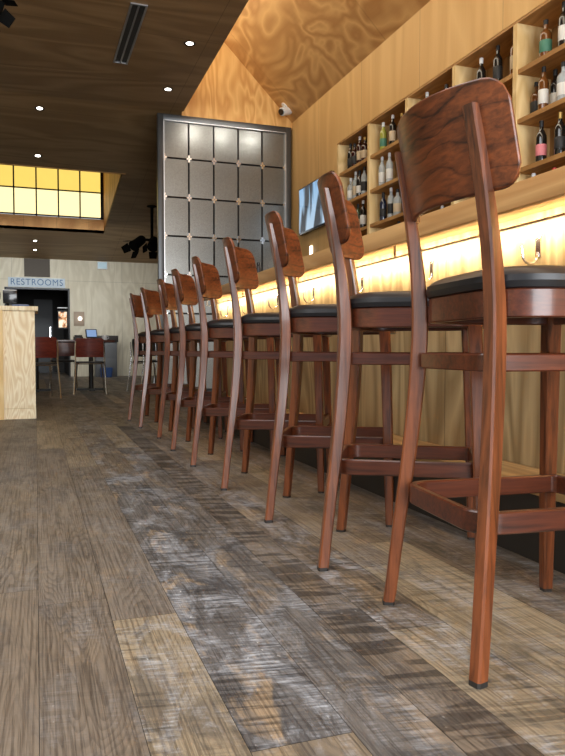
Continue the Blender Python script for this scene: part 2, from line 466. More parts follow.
B(XE - .045, XE - .03, -2.5, YP, 4.15, 5.05).build('pane', M['clere'], w1, smooth=False)

# skylight shaft with amber glazed end
SZ0 = 3.29
mb = MB()
mb.box(SKX0, SKX1 + .05, SKY1, SKY1 + .05, zc(SKY1), SZ0 - .02)            # sill band
mb.box(SKX1, SKX1 + .05, SKY0, SKY1 + .05, zc(SKY1) + .02, 4.5)           # right cheek (lower edge follows ceiling below)
bm_cut = mb.b
# drop the cheek's lower near corner onto the sloping ceiling
for v in bm_cut.verts:
    if abs(v.co.y - SKY0) < 1e-4 and v.co.z < 3.2: v.co.z = zc(SKY0)
mb.box(SKX0, SKX1 + .05, SKY0 - .05, SKY0, zc(SKY0), 4.5)
mb.box(SKX0, SKX1 + .05, SKY0 - .05, SKY1 + .05, 4.42, 4.5)
struct('wall_skylight', mb, plywood('warm shaft plywood', srgb(226, 176, 112), srgb(186, 134, 78), 'Z', 'X', 5, (1, .4), fine=.25, seam=('X', .62, .2)))
fr = MB(); gx = [1.29 - .415 * k for k in range(12)]
for x in gx[:-1]: fr.box(x - .014, x + .014, SKY1 - .03, SKY1, SZ0 - .02, 4.42)
for z in (SZ0, 3.80, 4.33): fr.box(SKX0, SKX1, SKY1 - .03, SKY1, z - .012, z + .012)
fr.box(SKX1 - .05, SKX1, SKY1 - .03, SKY1, SZ0 - .02, 4.42)
w2 = struct('window_2', fr, M['dark_metal'])
B(SKX0, SKX1, SKY1 + .002, SKY1 + .012, SZ0, 3.80).build('pane', M['glow_low'], w2, smooth=False)
B(SKX0, SKX1, SKY1 + .002, SKY1 + .012, 3.80, 4.42).build('pane', M['glow_high'], w2, smooth=False)

# bar back wall, with the opening of the built-in shelves
NY1, NY0, NZ0, NZ1, ND = 7.63, 1.19, 1.14, 3.036, .32
mb = MB()
mb.box(XW, XW + .42, NY1, YB, 0, 3.80); mb.box(XW, XW + .42, -2.5, NY0, 0, 3.80)
mb.box(XW, XW + .42, NY0, NY1, 0, NZ0); mb.box(XW, XW + .42, NY0, NY1, NZ1, 3.80)
struct('wall_right', mb, M['wall_ply'])
# far wall with passage opening
mb = MB()
OX0, OX1, OZ = -.64, .74, 2.012
mb.box(-4.5, OX0, YB, YB + .12, 0, 2.78); mb.box(OX1, 6, YB, YB + .12, 0, 2.78); mb.box(OX0, OX1, YB, YB + .12, OZ, 2.78)
struct('wall_back', mb, M['back_ply'])
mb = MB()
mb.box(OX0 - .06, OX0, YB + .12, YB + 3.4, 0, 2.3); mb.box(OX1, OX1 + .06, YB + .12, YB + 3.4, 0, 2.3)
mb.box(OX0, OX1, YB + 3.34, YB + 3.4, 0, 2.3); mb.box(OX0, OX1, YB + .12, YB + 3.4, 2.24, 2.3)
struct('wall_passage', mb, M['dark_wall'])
mb = MB(); mb.box(OX0 - .015, OX0 + .02, YB - .012, YB, 0, OZ + .03); mb.box(OX1 - .02, OX1 + .015, YB - .012, YB, 0, OZ + .03); mb.box(OX0, OX1, YB - .012, YB, OZ - .01, OZ + .03)
struct('trim_1', mb, M['dark_metal'])
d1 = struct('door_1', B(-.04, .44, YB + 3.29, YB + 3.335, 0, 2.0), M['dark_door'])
B(.36, .39, YB + 3.25, YB + 3.29, .95, 1.25).build('door_handle', M['chrome'], d1)
# far left side wall, off to the side of the view
mb = MB(); mb.box(-4.6, -4.5, -2.5, YB, 0, 4.2)
struct('wall_left', mb, M['back_ply'])

# ------------------------------------------------------------------ bar
BY0, BY1 = -1.2, 6.36
CYB = (BY0 + BY1) / 2
bar = thing('bar_counter', 'long pale wood bar counter with thick edge, glowing underneath along the row of stools', 'counter', (1.33, CYB, 1.035))
front = thing('bar_cabinet', 'plywood bar cabinet with coat hooks and a low foot ledge facing the stools', 'bar', (1.60, CYB, 0))
def barp(name, par, x0, x1, y0, y1, z0, z1, mat, bevel=0, label=None):
    px, _, pz = par.location
    return B(x0 - px, x1 - px, y0 - CYB, y1 - CYB, z0 - pz, z1 - pz).build(name, mat, par, smooth=bool(bevel), bevel=bevel, label=label)
barp('worktop', bar, 1.36, 2.02, BY0, BY1, 1.078, 1.11, M['counter'])
barp('counter_edge', bar, 1.33, 1.36, BY0, BY1, 1.035, 1.11, M['counter'], .003)
mb = MB()
mb.box(1.492 - 1.33, 1.497 - 1.33, BY0 + .1 - CYB, BY1 - .08 - CYB, 1.022 - 1.035, 1.029 - 1.035)
for k in range(6): mb.box(1.494 - 1.33, 1.498 - 1.33, .35 + 1.2 * k - CYB, .37 + 1.2 * k - CYB, 1.030 - 1.035, 1.078 - 1.035)
mb.build('light_channel', M['silver_wire'], bar, smooth=False, label='thin metal light channel under the counter')
barp('light_strip', bar, 1.497, 1.501, BY0 + .1, BY1 - .08, 1.021, 1.029, M['led'], 0, 'warm glowing light strip behind the counter edge')
barp('front_panel', front, 1.58, 1.605, BY0, BY1, .225, 1.077, M['bar_ply'])
barp('back_panel', front, 1.95, 1.97, BY0, BY1, 0, 1.077, M['bar_ply'])
barp('end_panel', front, 1.605, 1.95, BY1 - .03, BY1, 0, 1.077, M['bar_ply'])
barp('foot_ledge', front, 1.362, 1.58, BY0, BY1, .198, .225, M['ledge'], .003, 'worn pale wooden ledge')
barp('kick_board', front, 1.372, 1.392, BY0, BY1, 0, .198, M['kick'], 0, 'dark kick board under the ledge')
barp('kick_end', front, 1.392, 1.605, BY1 - .03, BY1, 0, .198, M['kick'])
hk = None
for i in range(7):
    loc = (1.58 - 1.60, 1.925 + .665 * i - CYB, .965)
    if hk is None:
        mb = MB(); mb.box(-.004, 0, -.012, .012, -.035, .04)
        a = [(-.004, 0, -.02)]
        for k in range(9):
            t = PI * k / 8
            a.append((-.035 + .03 * math.cos(t), 0, -.03 - .03 * math.sin(t)))
        a += [(-.068, 0, -.015), (-.070, 0, -.002)]
        mb.tube(a, .0045)
        hk = mb.build('coat_hook', M['chrome'], front, loc, label='small chrome coat hook')
    else:
        o = hk.copy(); COL.objects.link(o); o.location = loc

# ------------------------------------------------------------------ bar stools
def make_stool():
    root = thing('bar_stool', '', 'bar stool')
    # seat frame (bent wood) and cushion
    ol = (-.188, .212, -.2, .2); rad = (.115, .11, .11, .115)
    band(MB(), *ol, rad, .682, .738, .024, 10).build('seat_frame', M['rail'], root)
    B(-.15, .18, -.165, .165, .700, .716).build('seat_base', M['pad'], root)
    def ring(g, z): return rrect(*ol, rad, 10, z, g)
    cus = MB(); cx = .012
    def sring(s, z): return [(cx + (x - cx) * s, y * s, z) for x, y, _ in ring(.004, 0)]
    cus.loft([ring(-.006, .736), ring(.003, .740), ring(.007, .752), ring(.004, .764), ring(-.010, .775), sring(.84, .783), sring(.6, .788), sring(.3, .790), sring(.05, .790)])
    cus.build('seat_cushion', M['vinyl'], root, label='black vinyl seat cushion')
    # rear legs, running up to the backrest
    tab = smooth_tab([(0, -.238, .215, .028, .028), (.20, -.219, .200, .030, .029), (.42, -.197, .181, .035, .030), (.64, -.184, .168, .038, .030), (.78, -.190, .166, .034, .030), (.93, -.211, .166, .026, .031), (1.075, -.240, .166, .018, .031)], 24)
    for s in (-1, 1):
        secs = [(x, s * y, max(z, .008), d, w, s * -R_(20)) for z, x, y, d, w in tab]
        if s == 1: secs = [(x, y, z, d, w, -R_(20)) for x, y, z, d, w, a in secs]
        else: secs = [(x, y, z, d, w, R_(20)) for x, y, z, d, w, a in secs]
        lg = post(secs).build('leg', M['post'], root)
        post([(-.2385, s * .2155, 0, .028, .028, -s * R_(20)), (-.238, s * .215, .010, .028, .028, -s * R_(20))], .004).build('foot_pad', M['pad'], lg)
    for s in (-1, 1):
        lg = post([(.193, s * .207, .008, .027, .027, 0), (.186, s * .195, .30, .033, .033, 0), (.176, s * .178, .60, .037, .037, 0), (.170, s * .168, .70, .038, .038, 0)]).build('leg', M['post'], root)
        post([(.193, s * .207, 0, .025, .025, 0), (.193, s * .207, .010, .025, .025, 0)]).build('foot_pad', M['pad'], lg)
    # bent-wood rings
    band(MB(), -.224, .196, -.174, .174, (.06, .03, .03, .06), .265, .309, .017, 8).build('footrest', M['rail'], root)
    band(MB(), -.198, .183, -.156, .156, (.035, .03, .03, .035), .578, .613, .016, 8).build('stretcher', M['rail'], root)
    # curved backrest board
    Rb = .35; t = .012; hw, z0, z1, rc = .245, .915, 1.122, .045
    ns, nh = 30, 10
    def lims(sv):
        e = hw - abs(sv)
        d = 0 if e >= rc else rc - math.sqrt(max(0, rc * rc - (rc - e) ** 2))
        arch = .010 * (1 - (sv / hw) ** 2)
        return z0 + d + .004 * (sv / hw) ** 2, z1 - d - .006 + arch * .6
    def pt(sv, z, off):
        a = sv / Rb
        # lean with the legs
        lean = lerp([(.9, -.206), (1.075, -.240), (1.13, -.252)], z)[1]
        xc = lean - .036
        return (xc + Rb * (1 - math.cos(a)) + off * math.cos(a), Rb * math.sin(a) - off * math.sin(a), z)
    # columns clustered at the rounded ends
    us = [-1 + 2 * k / ns for k in range(ns + 1)]
    ss = [hw * (.55 * u + .45 * math.sin(u * PI / 2)) for u in us]
    ss[0] = -hw * .9995; ss[-1] = hw * .9995
    b = bmesh.new()
    G = {}
    for side, off in ((0, 0.0), (1, t)):
        for i, sv in enumerate(ss):
            a, c = lims(sv)
            for j in range(nh + 1):
                G[side, i, j] = b.verts.new(pt(sv, a + (c - a) * j / nh, off))
    for i in range(ns):
        for j in range(nh):
            b.faces.new((G[0, i, j], G[0, i, j + 1], G[0, i + 1, j + 1], G[0, i + 1, j]))
            b.faces.new((G[1, i, j], G[1, i + 1, j], G[1, i + 1, j + 1], G[1, i, j + 1]))
        for j in (0, nh):
            q = (G[0, i, j], G[0, i + 1, j], G[1, i + 1, j], G[1, i, j]); b.faces.new(q if j == 0 else q[::-1])
    for i in (0, ns):
        for j in range(nh):
            q = (G[0, i, j], G[1, i, j], G[1, i, j + 1], G[0, i, j + 1]); b.faces.new(q if i == 0 else q[::-1])
    m_ = MB(); m_.b.free(); m_.b = b
    bo = m_.build('backrest', M['board'], root)
    md = bo.modifiers.new('b', 'BEVEL'); md.width = .0035; md.segments = 2; md.limit_method = 'ANGLE'; md.angle_limit = R_(50)
    return root
stool = make_stool()
# near rear foot on the floor, and how far each stool is swung round
SP = [(.764, 1.080, 5.6), (.755, 1.803, 31), (.783, 2.377, 28.5), (.778, 2.992, 28.5), (.781, 3.655, 26), (.788, 4.273, 24), (.805, 4.895, 21), (.775, 5.609, 26), (.766, 6.235, 29)]
SL = ['dark red-brown wooden bar stool nearest the camera, its back seen broad from behind',
      'bar stool second from the camera, backrest edge-on with pale sunlit post',
      'bar stool third from the camera in the row along the bar',
      'bar stool fourth from the camera in the row along the bar',
      'middle bar stool of the nine in the row, fifth from the camera',
      'bar stool sixth from the camera, fourth from the far end of the row',
      'bar stool seventh from the camera, third from the far end of the row',
      'bar stool next to last at the far end of the row',
      'farthest bar stool, last in the row and standing closest to the far wall']
for i, (fx, fy, yaw) in enumerate(SP):
    a = R_(-yaw)
    lx, ly = -.238, -.215
    ox = fx - (lx * math.cos(a) - ly * math.sin(a)); oy = fy - (lx * math.sin(a) + ly * math.cos(a))
    if i == 0:
        stool.location = (ox, oy, 0); stool.rotation_euler = (0, 0, a); stool['label'] = SL[0]; stool['group'] = 'bar stools in a row along the bar'
    else: dup(stool, (ox, oy, 0), a, SL[i])

# ------------------------------------------------------------------ built-in bottle shelves
BAYS = [7.63 - .805 * k for k in range(9)]
unit = thing('bottle_shelf', 'built-in pale plywood shelf unit with square bays of bottles in the bar wall', 'shelf', (XW, BAYS[-1], NZ0))
def up(name, x0, x1, y0, y1, z0, z1, mat, label=None):
    return B(x0 - XW, x1 - XW, y0 - BAYS[-1], y1 - BAYS[-1], z0 - NZ0, z1 - NZ0).build(name, mat, unit, smooth=False, label=label)
up('back_panel', XW + ND - .01, XW + ND, BAYS[-1], BAYS[0], NZ0, NZ1, M['niche_back'])
up('top_board', XW + .004, XW + ND - .01, BAYS[-1], BAYS[0], NZ1 - .02, NZ1, M['shelf_dark'])
up('bottom_board', XW + .004, XW + ND - .01, BAYS[-1], BAYS[0], NZ0, NZ0 + .03, M['shelf_dark'])
for k, y in enumerate(BAYS):
    a, b_ = (y - .045, y) if k < len(BAYS) - 1 else (y, y + .045)
    up('divider', XW + .001, XW + ND - .01, a, b_, NZ0 + .03, NZ1 - .02, M['shelf_light'], 'pale plywood upright')
SHELF = [2.680, 2.318, 1.957, 1.59]
for k in range(8):
    for z in SHELF:
        up('shelf', XW + .012, XW + ND - .01, (BAYS[k + 1]), BAYS[k] - .045, z - .034, z, M['shelf_dark'])

# bottles: built once per shape and glass, then copied
BPROF = {
 'wine': [(.030, 0), (.037, .004), (.038, .02), (.038, .175), (.036, .195), (.026, .222), (.0155, .238), (.0145, .27), (.0145, .292), (.016, .293), (.016, .30), (.012, .30)],
 'whisky': [(.036, 0), (.042, .004), (.043, .02), (.043, .16), (.041, .175), (.030, .192), (.018, .202), (.015, .21), (.015, .245), (.013, .246)],
 'tall': [(.030, 0), (.036, .004), (.036, .02), (.036, .20), (.033, .215), (.022, .235), (.0145, .25), (.0135, .285), (.0135, .30), (.011, .301)],
}
BCAP = {'wine': (.0165, .255, .302), 'whisky': (.0175, .238, .272), 'tall': (.0155, .275, .315)}
BLAB = {'wine': (.0388, .05, .13), 'whisky': (.0438, .04, .125), 'tall': (.0368, .05, .15)}
PROTO = {}
def bottle(kind, glass, lab, cap, loc, label):
    key = (kind, glass, lab, cap)
    if key in PROTO: return dup(PROTO[key], loc, random.uniform(0, 6), label)
    r = thing('bottle', label, 'bottle', loc, 0, 'bottles on the bar wall shelves')
    MB().lathe(BPROF[kind], 20).build('bottle_body', M[glass], r)
    cr, c0, c1 = BCAP[kind]
    MB().lathe([(cr * .9, c0), (cr, c0 + .002), (cr, c1 - .003), (cr * .85, c1)], 14).build('bottle_cap', M[cap], r)
    if lab:
        lr, a, b_ = BLAB[kind]
        MB().lathe([(lr - .0006, a), (lr, a + .001), (lr, b_ - .001), (lr - .0006, b_)], 20).build('bottle_label', M[lab], r)
    PROTO[key] = r
    return r
BAYN = {0: 'bay beside television', 1: 'second bay from television', 2: 'third bay from television', 3: 'fourth bay from television', 4: 'rightmost bay'}
SHN = ['top shelf', 'second shelf', 'third shelf', 'bottom shelf']
XB = XW + .075
CT, ST = math.cos(.338332), math.sin(.338332)
def yb(px, x=XB):           # depth along the shelf of a bottle seen in that direction
    l = (px - 282.5) / 700
    d = x / (l * CT + ST); return d * (CT - l * ST)
BL = [ # bay, shelf, direction, shape, glass, label, cap, words
 (0, 0, 349.8, 'wine', 'g_dark', 'l_black', 'black', 'dark bottle, leftmost'),
 (0, 0, 354.0, 'whisky', 'g_wine', 'l_black', 'black', 'short wine-red bottle'),
 (0, 0, 358.9, 'tall', 'g_wine', 'l_cream', 'white', 'tall red bottle with cream label'),
 (0, 0, 364.0, 'whisky', 'g_wine', 'l_cream', 'c_gold', 'red-brown bottle with gold cap'),
 (0, 1, 350.3, 'whisky', 'g_clear', 'l_white', 'white', 'short clear bottle, leftmost'),
 (0, 1, 355.0, 'tall', 'g_clear', 'l_cream', 'white', 'tall clear bottle with cream label'),
 (0, 1, 358.9, 'wine', 'g_dark', 'l_white', 'black', 'dark bottle with white label'),
 (0, 1, 363.5, 'tall', 'g_clear', 'l_black', 'black', 'clear bottle with black label'),
 (0, 2, 357.5, 'wine', 'g_green', 'l_cream', 'black', 'green bottle with cream label'),
 (0, 2, 362.5, 'tall', 'g_dark', 'l_white', 'white', 'dark bottle with white label'),
 (1, 0, 382.0, 'wine', 'g_yellow', 'l_green', 'white', 'yellow-green bottle'),
 (1, 0, 391.2, 'tall', 'g_dark', 'l_cream', 'white', 'tall dark bottle with cream label'),
 (1, 0, 400.3, 'whisky', 'g_amber', 'l_black', 'c_gold', 'amber bottle beside the divider'),
 (1, 1, 381.0, 'tall', 'g_clear', 'l_white', 'white', 'clear bottle with white label, left of the pair'),
 (1, 1, 388.2, 'tall', 'g_clear', 'l_white', 'white', 'clear bottle with white label, right of the pair'),
 (1, 2, 382.3, 'wine', 'g_blue', 'l_black', 'black', 'navy bottle'),
 (1, 2, 390.0, 'tall', 'g_clear', 'l_black', 'white', 'tall clear bottle with dark label'),
 (1, 2, 396.5, 'whisky', 'g_clear', 'l_cream', 'black', 'short clear bottle with cream label'),
 (1, 3, 398.0, 'tall', 'g_clear', 'l_white', 'black', 'clear bottle with its top peeping over the bar'),
 (2, 0, 425.0, 'tall', 'g_clear', 'l_black', 'white', 'clear bottle, left one above the backrest'),
 (2, 0, 444.0, 'whisky', 'g_clear', 'l_cream', 'black', 'short clear bottle, right one above the backrest'),
 (2, 3, 420.0, 'tall', 'g_dark', 'l_white', 'black', 'dark bottle, leftmost, just above the bar edge'),
 (2, 3, 431.0, 'whisky', 'g_amber', 'l_cream', 'white', 'amber bottle just above the bar edge'),
 (2, 3, 441.0, 'tall', 'g_clear', 'l_black', 'white', 'clear bottle just above the bar edge'),
 (3, 0, 478.0, 'wine', 'g_dark', 'l_white', 'white', 'dark bottle with white label'),
 (3, 0, 494.2, 'tall', 'g_dark', 'l_black', 'black', 'all-black tall bottle'),
 (3, 0, 511.0, 'tall', 'g_amber', 'l_cream', 'white', 'amber bottle with large cream label'),
 (3, 3, 467.0, 'whisky', 'g_dark', 'l_white', 'white', 'dark bottle just above the bar edge'),
 (3, 3, 499.0, 'tall', 'g_clear', 'l_white', 'white', 'clear bottle under the backrest corner'),
 (4, 0, 541.0, 'whisky', 'g_amber', 'l_green', 'black', 'amber bottle with green label'),
 (4, 0, 558.5, 'tall', 'g_dark', 'l_white', 'black', 'tall dark bottle with big white label'),
 (4, 1, 531.5, 'whisky', 'g_amber', 'l_black', 'black', 'short amber bottle, leftmost'),
 (4, 1, 539.5, 'tall', 'g_amber', 'l_white', 'black', 'amber bottle with white label and black neck'),
 (4, 1, 551.0, 'wine', 'g_dark', 'l_white', 'black', 'dark bottle behind the clear one'),
 (4, 1, 559.0, 'whisky', 'g_clear', 'l_white', 'black', 'broad clear bottle with white label'),
 (4, 2, 538.0, 'wine', 'g_dark', 'l_pink', 'black', 'black bottle with pink label'),
 (4, 2, 556.5, 'wine', 'g_dark', 'l_black', 'c_gold', 'black bottle with pale stopper'),
 (4, 3, 531.0, 'tall', 'g_dark', 'l_white', 'white', 'dark bottle with white cap, only its top showing'),
 (4, 3, 551.5, 'wine', 'g_dark', 'l_black', 'c_red', 'bottle with red cap, only its top showing'),
]
for bay, sh, px, kind, gl, lb, cp, words in BL:
    x = XB + (.09 if words.startswith('dark bottle behind') else (.07 if words.startswith('short amber bottle, l') else 0))
    y = yb(px, x)
    lo, hi = BAYS[bay + 1] + .045, BAYS[bay] - .09
    y = max(lo, min(hi, y))
    bottle(kind, gl, lb, cp, (x, y, SHELF[sh]), words + ', ' + SHN[sh] + ', ' + BAYN[bay])

# ------------------------------------------------------------------ television, camera, wall switch
tv = thing('television', 'flat black television on the bar wall, pale blue reflection painted on its screen', 'television', (XW - .05, 8.19, 2.43))
B(-.012, .035, -.53, .53, -.30, .30).build('casing', M['black_gloss'], tv, bevel=.004)
B(-.0155, -.012, -.513, .513, -.275, .283).build('screen', M['tv'], tv, smooth=False)
B(.035, .05, -.15, .15, -.12, .12).build('wall_bracket', M['black'], tv)
sc_ = thing('security_camera', 'small white security camera with black lens under the sloped ceiling corner', 'camera', (3.20, 9.0, 3.895))
MB().lathe([(.045, -.012), (.055, -.008), (.055, .012), (.05, .016)], 20).build('mount', M['white'], sc_, rot=(0, R_(45), 0))
MB().tube([(0, 0, 0), (-.02, -.01, -.06)], .015).build('arm', M['white'], sc_)
MB().tube([(.075, .0, -.05), (.06, -.005, -.055), (-.06, -.05, -.095), (-.064, -.052, -.097)], [.045, .055, .055, .048], 16).build('body', M['white'], sc_)
MB().tube([(-.066, -.053, -.098), (-.082, -.06, -.104)], .04, 16).build('lens', M['black_gloss'], sc_)
sw = B(-.02, 0, -.03, .03, -.065, .065).build('wall_light', M['sconce_glow'], None, (XW, 8.42, 1.89), bevel=.004)
tag(sw, 'small bright white light on the bar wall below the television', 'wall light')

# slim black bottles standing on the bar
for i, (y, lab) in enumerate(((4.78, 'slim black bottle standing on the bar counter, nearer the camera'), (5.02, 'slim black bottle standing on the bar counter, farther one'))):
    if i == 0:
        pb = thing('sauce_bottle', lab, 'bottle', (1.50, y, 1.11), 0, 'black bottles on the bar')
        MB().lathe([(.014, 0), (.017, .004), (.017, .085), (.011, .1), (.009, .11)], 14).build('bottle_body', M['black'], pb)
        MB().lathe([(.010, .108), (.011, .11), (.011, .128), (.008, .132)], 12).build('bottle_cap', M['black_gloss'], pb)
    else: dup(pb, (1.47, y, 1.11), 0, lab)

# ------------------------------------------------------------------ gridded metal screen
PX0, PX1, PZ0, PZ1 = 1.508, 3.335, .0, 3.66
scr = thing('metal_screen', 'tall gridded screen of square grey metal tiles in a dark steel frame', 'partition', (PX0, YP, 0))
fw = .075
def sp_(name, x0, x1, y0, y1, z0, z1, mat, **k): return B(x0, x1, y0, y1, z0, z1).build(name, mat, scr, **k)
W_ = PX1 - PX0
for x0, x1, z0, z1 in ((0, fw, 0, PZ1), (W_ - fw, W_, 0, PZ1)): sp_('frame_post', x0, x1, -.04, .04, z0, z1, M['frame_steel'], bevel=.004)
for z0, z1 in ((PZ1 - fw, PZ1), (0, fw)): sp_('frame_rail', fw, W_ - fw, -.04, .04, z0, z1, M['frame_steel'], bevel=.004)
sp_('edge_strip', fw, fw + .012, -.045, .0, fw, PZ1 - fw, M['silver_wire'])
sp_('edge_strip', W_ - fw - .012, W_ - fw, -.045, .0, fw, PZ1 - fw, M['silver_wire'])
sp_('edge_strip', fw, W_ - fw, -.045, .0, PZ1 - fw - .010, PZ1 - fw, M['silver_wire'])
sp_('backing', fw, W_ - fw, .02, .035, fw, PZ1 - fw, M['black'])
tw = (W_ - 2 * fw) / 5; th_ = .503
tops = [PZ1 - fw - th_ * k + (.03 if k else 0) for k in range(8)]
tile0 = None
for r in range(7):
    z1_ = tops[r]; z0_ = max(tops[r + 1], fw)
    if z1_ - z0_ < .1: continue
    for c in range(5):
        x0 = fw + tw * c
        if tile0 is None or r in (0, 6):
            tile = B(-tw / 2 + .012, tw / 2 - .012, -.006, .006, -(z1_ - z0_) / 2 + .012, (z1_ - z0_) / 2 - .012).build('metal_tile', M['tile'], scr, (x0 + tw / 2, 0, (z0_ + z1_) / 2), smooth=False)
            if r == 1: tile0 = tile
        else:
            tile = tile0.copy(); COL.objects.link(tile); tile.location = (x0 + tw / 2, 0, (z0_ + z1_) / 2)
        tile.rotation_euler = (R_(random.uniform(-.5, .5)), 0, R_(random.uniform(-.6, .6)))
for c in range(1, 5):
    MB().tube([(fw + tw * c, -.012, fw), (fw + tw * c, -.012, PZ1 - fw)], .0065, 6).build('vertical_rod', M['dark_metal'], scr)
for r in range(1, 7):
    MB().tube([(fw, -.014, tops[r]), (W_ - fw, -.014, tops[r])], .0065, 6).build('horizontal_rod', M['dark_metal'], scr)
clip0 = None
for r in range(1, 7):
    for c in range(0, 6):
        x = fw + tw * c + (.012 if c == 0 else -.012 if c == 5 else 0)
        if clip0 is None:
            mb = MB(); mb.box(-.011, .011, -.03, -.008, -.045, .045); mb.box(-.032, .032, -.03, -.008, -.010, .010)
            clip0 = mb.build('cross_clip', M['chrome'], scr, (x, 0, tops[r]), smooth=False)
        else:
            o = clip0.copy(); COL.objects.link(o); o.location = (x, 0, tops[r])

# ------------------------------------------------------------------ ceiling fittings
def make_downlight():
    d = thing('ceiling_downlight', '', 'ceiling light')
    MB().lathe([(.038, 0), (.056, -.004), (.060, 0), (.042, .004)], 24).build('trim_ring', M['dark_metal'], d)
    MB().lathe([(.02, -.002), (.037, -.0015), (.037, .002), (.02, .003)], 20).build('lens', M['lamp'], d)
    return d
DL = [(.084, 9.50, 'recessed ceiling light, larger of the two before the glowing skylight'),
      (.063, 11.03, 'recessed ceiling light right in front of the glowing skylight'),
      (1.529, 8.47, 'recessed ceiling light just above the metal screen'),
      (1.526, 7.20, 'dim recessed ceiling light nearest the raised plywood light well'),
      (.010, 15.53, 'small recessed ceiling light behind the skylight, nearer one'),
      (.008, 16.24, 'small recessed ceiling light behind the skylight, closest to the far wall')]
dl = make_downlight()
for i, (x, y, lab) in enumerate(DL):
    o = dl if i == 0 else dup(dl, (0, 0, 0), 0, lab)
    o.location = (x, y, zc(y) - .004); o['label'] = lab; o['group'] = 'recessed ceiling lights'
    o.rotation_euler = (math.atan(-.0175 if y < YP else -(3.725 - 2.70) / (YB - YP)), 0, 0)
# linear vent
vt = thing('ceiling_vent', 'long narrow ceiling air vent with two black slots', 'air vent', (.918, 7.23, zc(7.23) - .001))
vt.rotation_euler = (-.0175, 0, R_(1))
mb = MB()
for x0, x1 in ((-.078, -.060), (-.008, .008), (.060, .078)): mb.box(x0, x1, -.65, .65, -.012, 0)
mb.box(-.078, .078, -.668, -.65, -.012, 0); mb.box(-.078, .078, .65, .668, -.012, 0)
mb.build('frame', M['silver_wire'], vt, smooth=False)
for s in (-1, 1): B(s * .034 - .0255, s * .034 + .0255, -.65, .65, -.006, 0).build('slot', M['black'], vt, smooth=False)

def spot_cluster(name, label, loc, top, heads, s=1.0):
    r = thing(name, label, 'spotlight', loc)
    MB().lathe([(.06 * s, top - .02), (.065 * s, top - .018), (.065 * s, top)], 16).build('ceiling_plate', M['soot'], r)
    MB().tube([(0, 0, top - .01), (0, 0, 0)], .02 * s, 8).build('rod', M['soot'], r)
    MB().tube([(-.18 * s, 0, 0), (.18 * s, 0, 0)], .018 * s, 8).build('crossbar', M['soot'], r)
    for hx, d in heads:
        d = Vector(d).normalized(); p0 = Vector((hx * s, 0, -.03 * s))
        a = p0 - d * .09 * s; e = p0 + d * .13 * s
        h = MB().tube([a, a + d * .03 * s, p0 + d * .05 * s, e], [.045 * s, .062 * s, .066 * s, .078 * s], 14).build('lamp_head', M['soot'], r)
        for q in range(4):
            aa = q * PI / 2
            u = d.cross(Vector((0, 0, 1))).normalized(); v = u.cross(d)
            c = e + (u * math.cos(aa) + v * math.sin(aa)) * .075 * s
            w = (u * math.cos(aa + PI / 2) + v * math.sin(aa + PI / 2)) * .06 * s
            f = (d * .09 + (u * math.cos(aa) + v * math.sin(aa)) * .05) * s
            k = MB(); n_ = (u * math.cos(aa) + v * math.sin(aa)) * .004
            k.loft([[c - w, c + w, c + w * .8 + f, c - w * .8 + f], [c - w + n_, c + w + n_, c + w * .8 + f + n_, c - w * .8 + f + n_]])
            k.build('barn_door', M['soot'], h, smooth=False)
    return r
spot_cluster('ceiling_spotlight', 'black ceiling spotlight cluster hanging beside the metal screen', (2.02, 12.9, 2.62), zc(12.9) - 2.62, [(-.17, (-.7, -.5, -.6)), (.02, (-.2, -.8, -.6)), (.16, (.5, -.5, -.7))], 1.35)
spot_cluster('ceiling_spotlight', 'black ceiling spotlight cut off by the top left corner', (-.50, 6.3, 3.50), zc(6.3) - 3.52, [(-.16, (-.6, -.6, -.5)), (.0, (.3, -.7, -.5)), (.14, (.7, -.2, -.5))], 1.0)

# ------------------------------------------------------------------ host stand and what is on it
hs = thing('host_stand', 'pale plywood host stand at the left edge, facing the camera', 'counter', (-.5, 6.704, 0))
B(-.45, .492, 0, .55, .095, .972).build('body', M['stand_ply'], hs, smooth=False)
B(-.45, .494, -.003, .55, 0, .093).build('plinth', M['stand_ply'], hs, smooth=False)
B(-.47, .522, -.025, .57, .972, 1.012).build('top', M['stand_ply'], hs, bevel=.003)
B(-.47, .225, -.03, -.003, 0, .972).build('side_board', M['shelf_light'], hs, smooth=False)
mo = thing('monitor', 'small black screen standing on the host stand', 'monitor', (-.212, 6.86, 1.012))
B(-.055, .055, -.05, .05, 0, .01).build('base', M['black'], mo, bevel=.002)
B(-.012, .012, -.008, .008, .01, .06).build('neck', M['black'], mo)
B(-.065, .055, -.018, .004, .03, .15).build('screen', M['black_gloss'], mo, bevel=.003)
B(-.065, .055, -.02, .006, .15, .155).build('top_edge', M['white'], mo)
tr = thing('card_terminal', 'flat dark tablet lying on the host stand', 'tablet', (-.125, 6.76, 1.012))
B(-.072, .072, -.055, .06, 0, .014).build('casing', M['blue'], tr, bevel=.003)
B(-.066, .066, -.05, .055, .014, .016).build('screen', M['black_gloss'], tr)
va = MB().lathe([(.03, 0), (.05, .01), (.075, .07), (.078, .11), (.06, .165), (.035, .19), (.04, .2)], 20).build('vase', M['brown'], None, (-.37, 6.80, 1.012))
tag(va, 'round brown vase at the left edge of the host stand', 'vase')

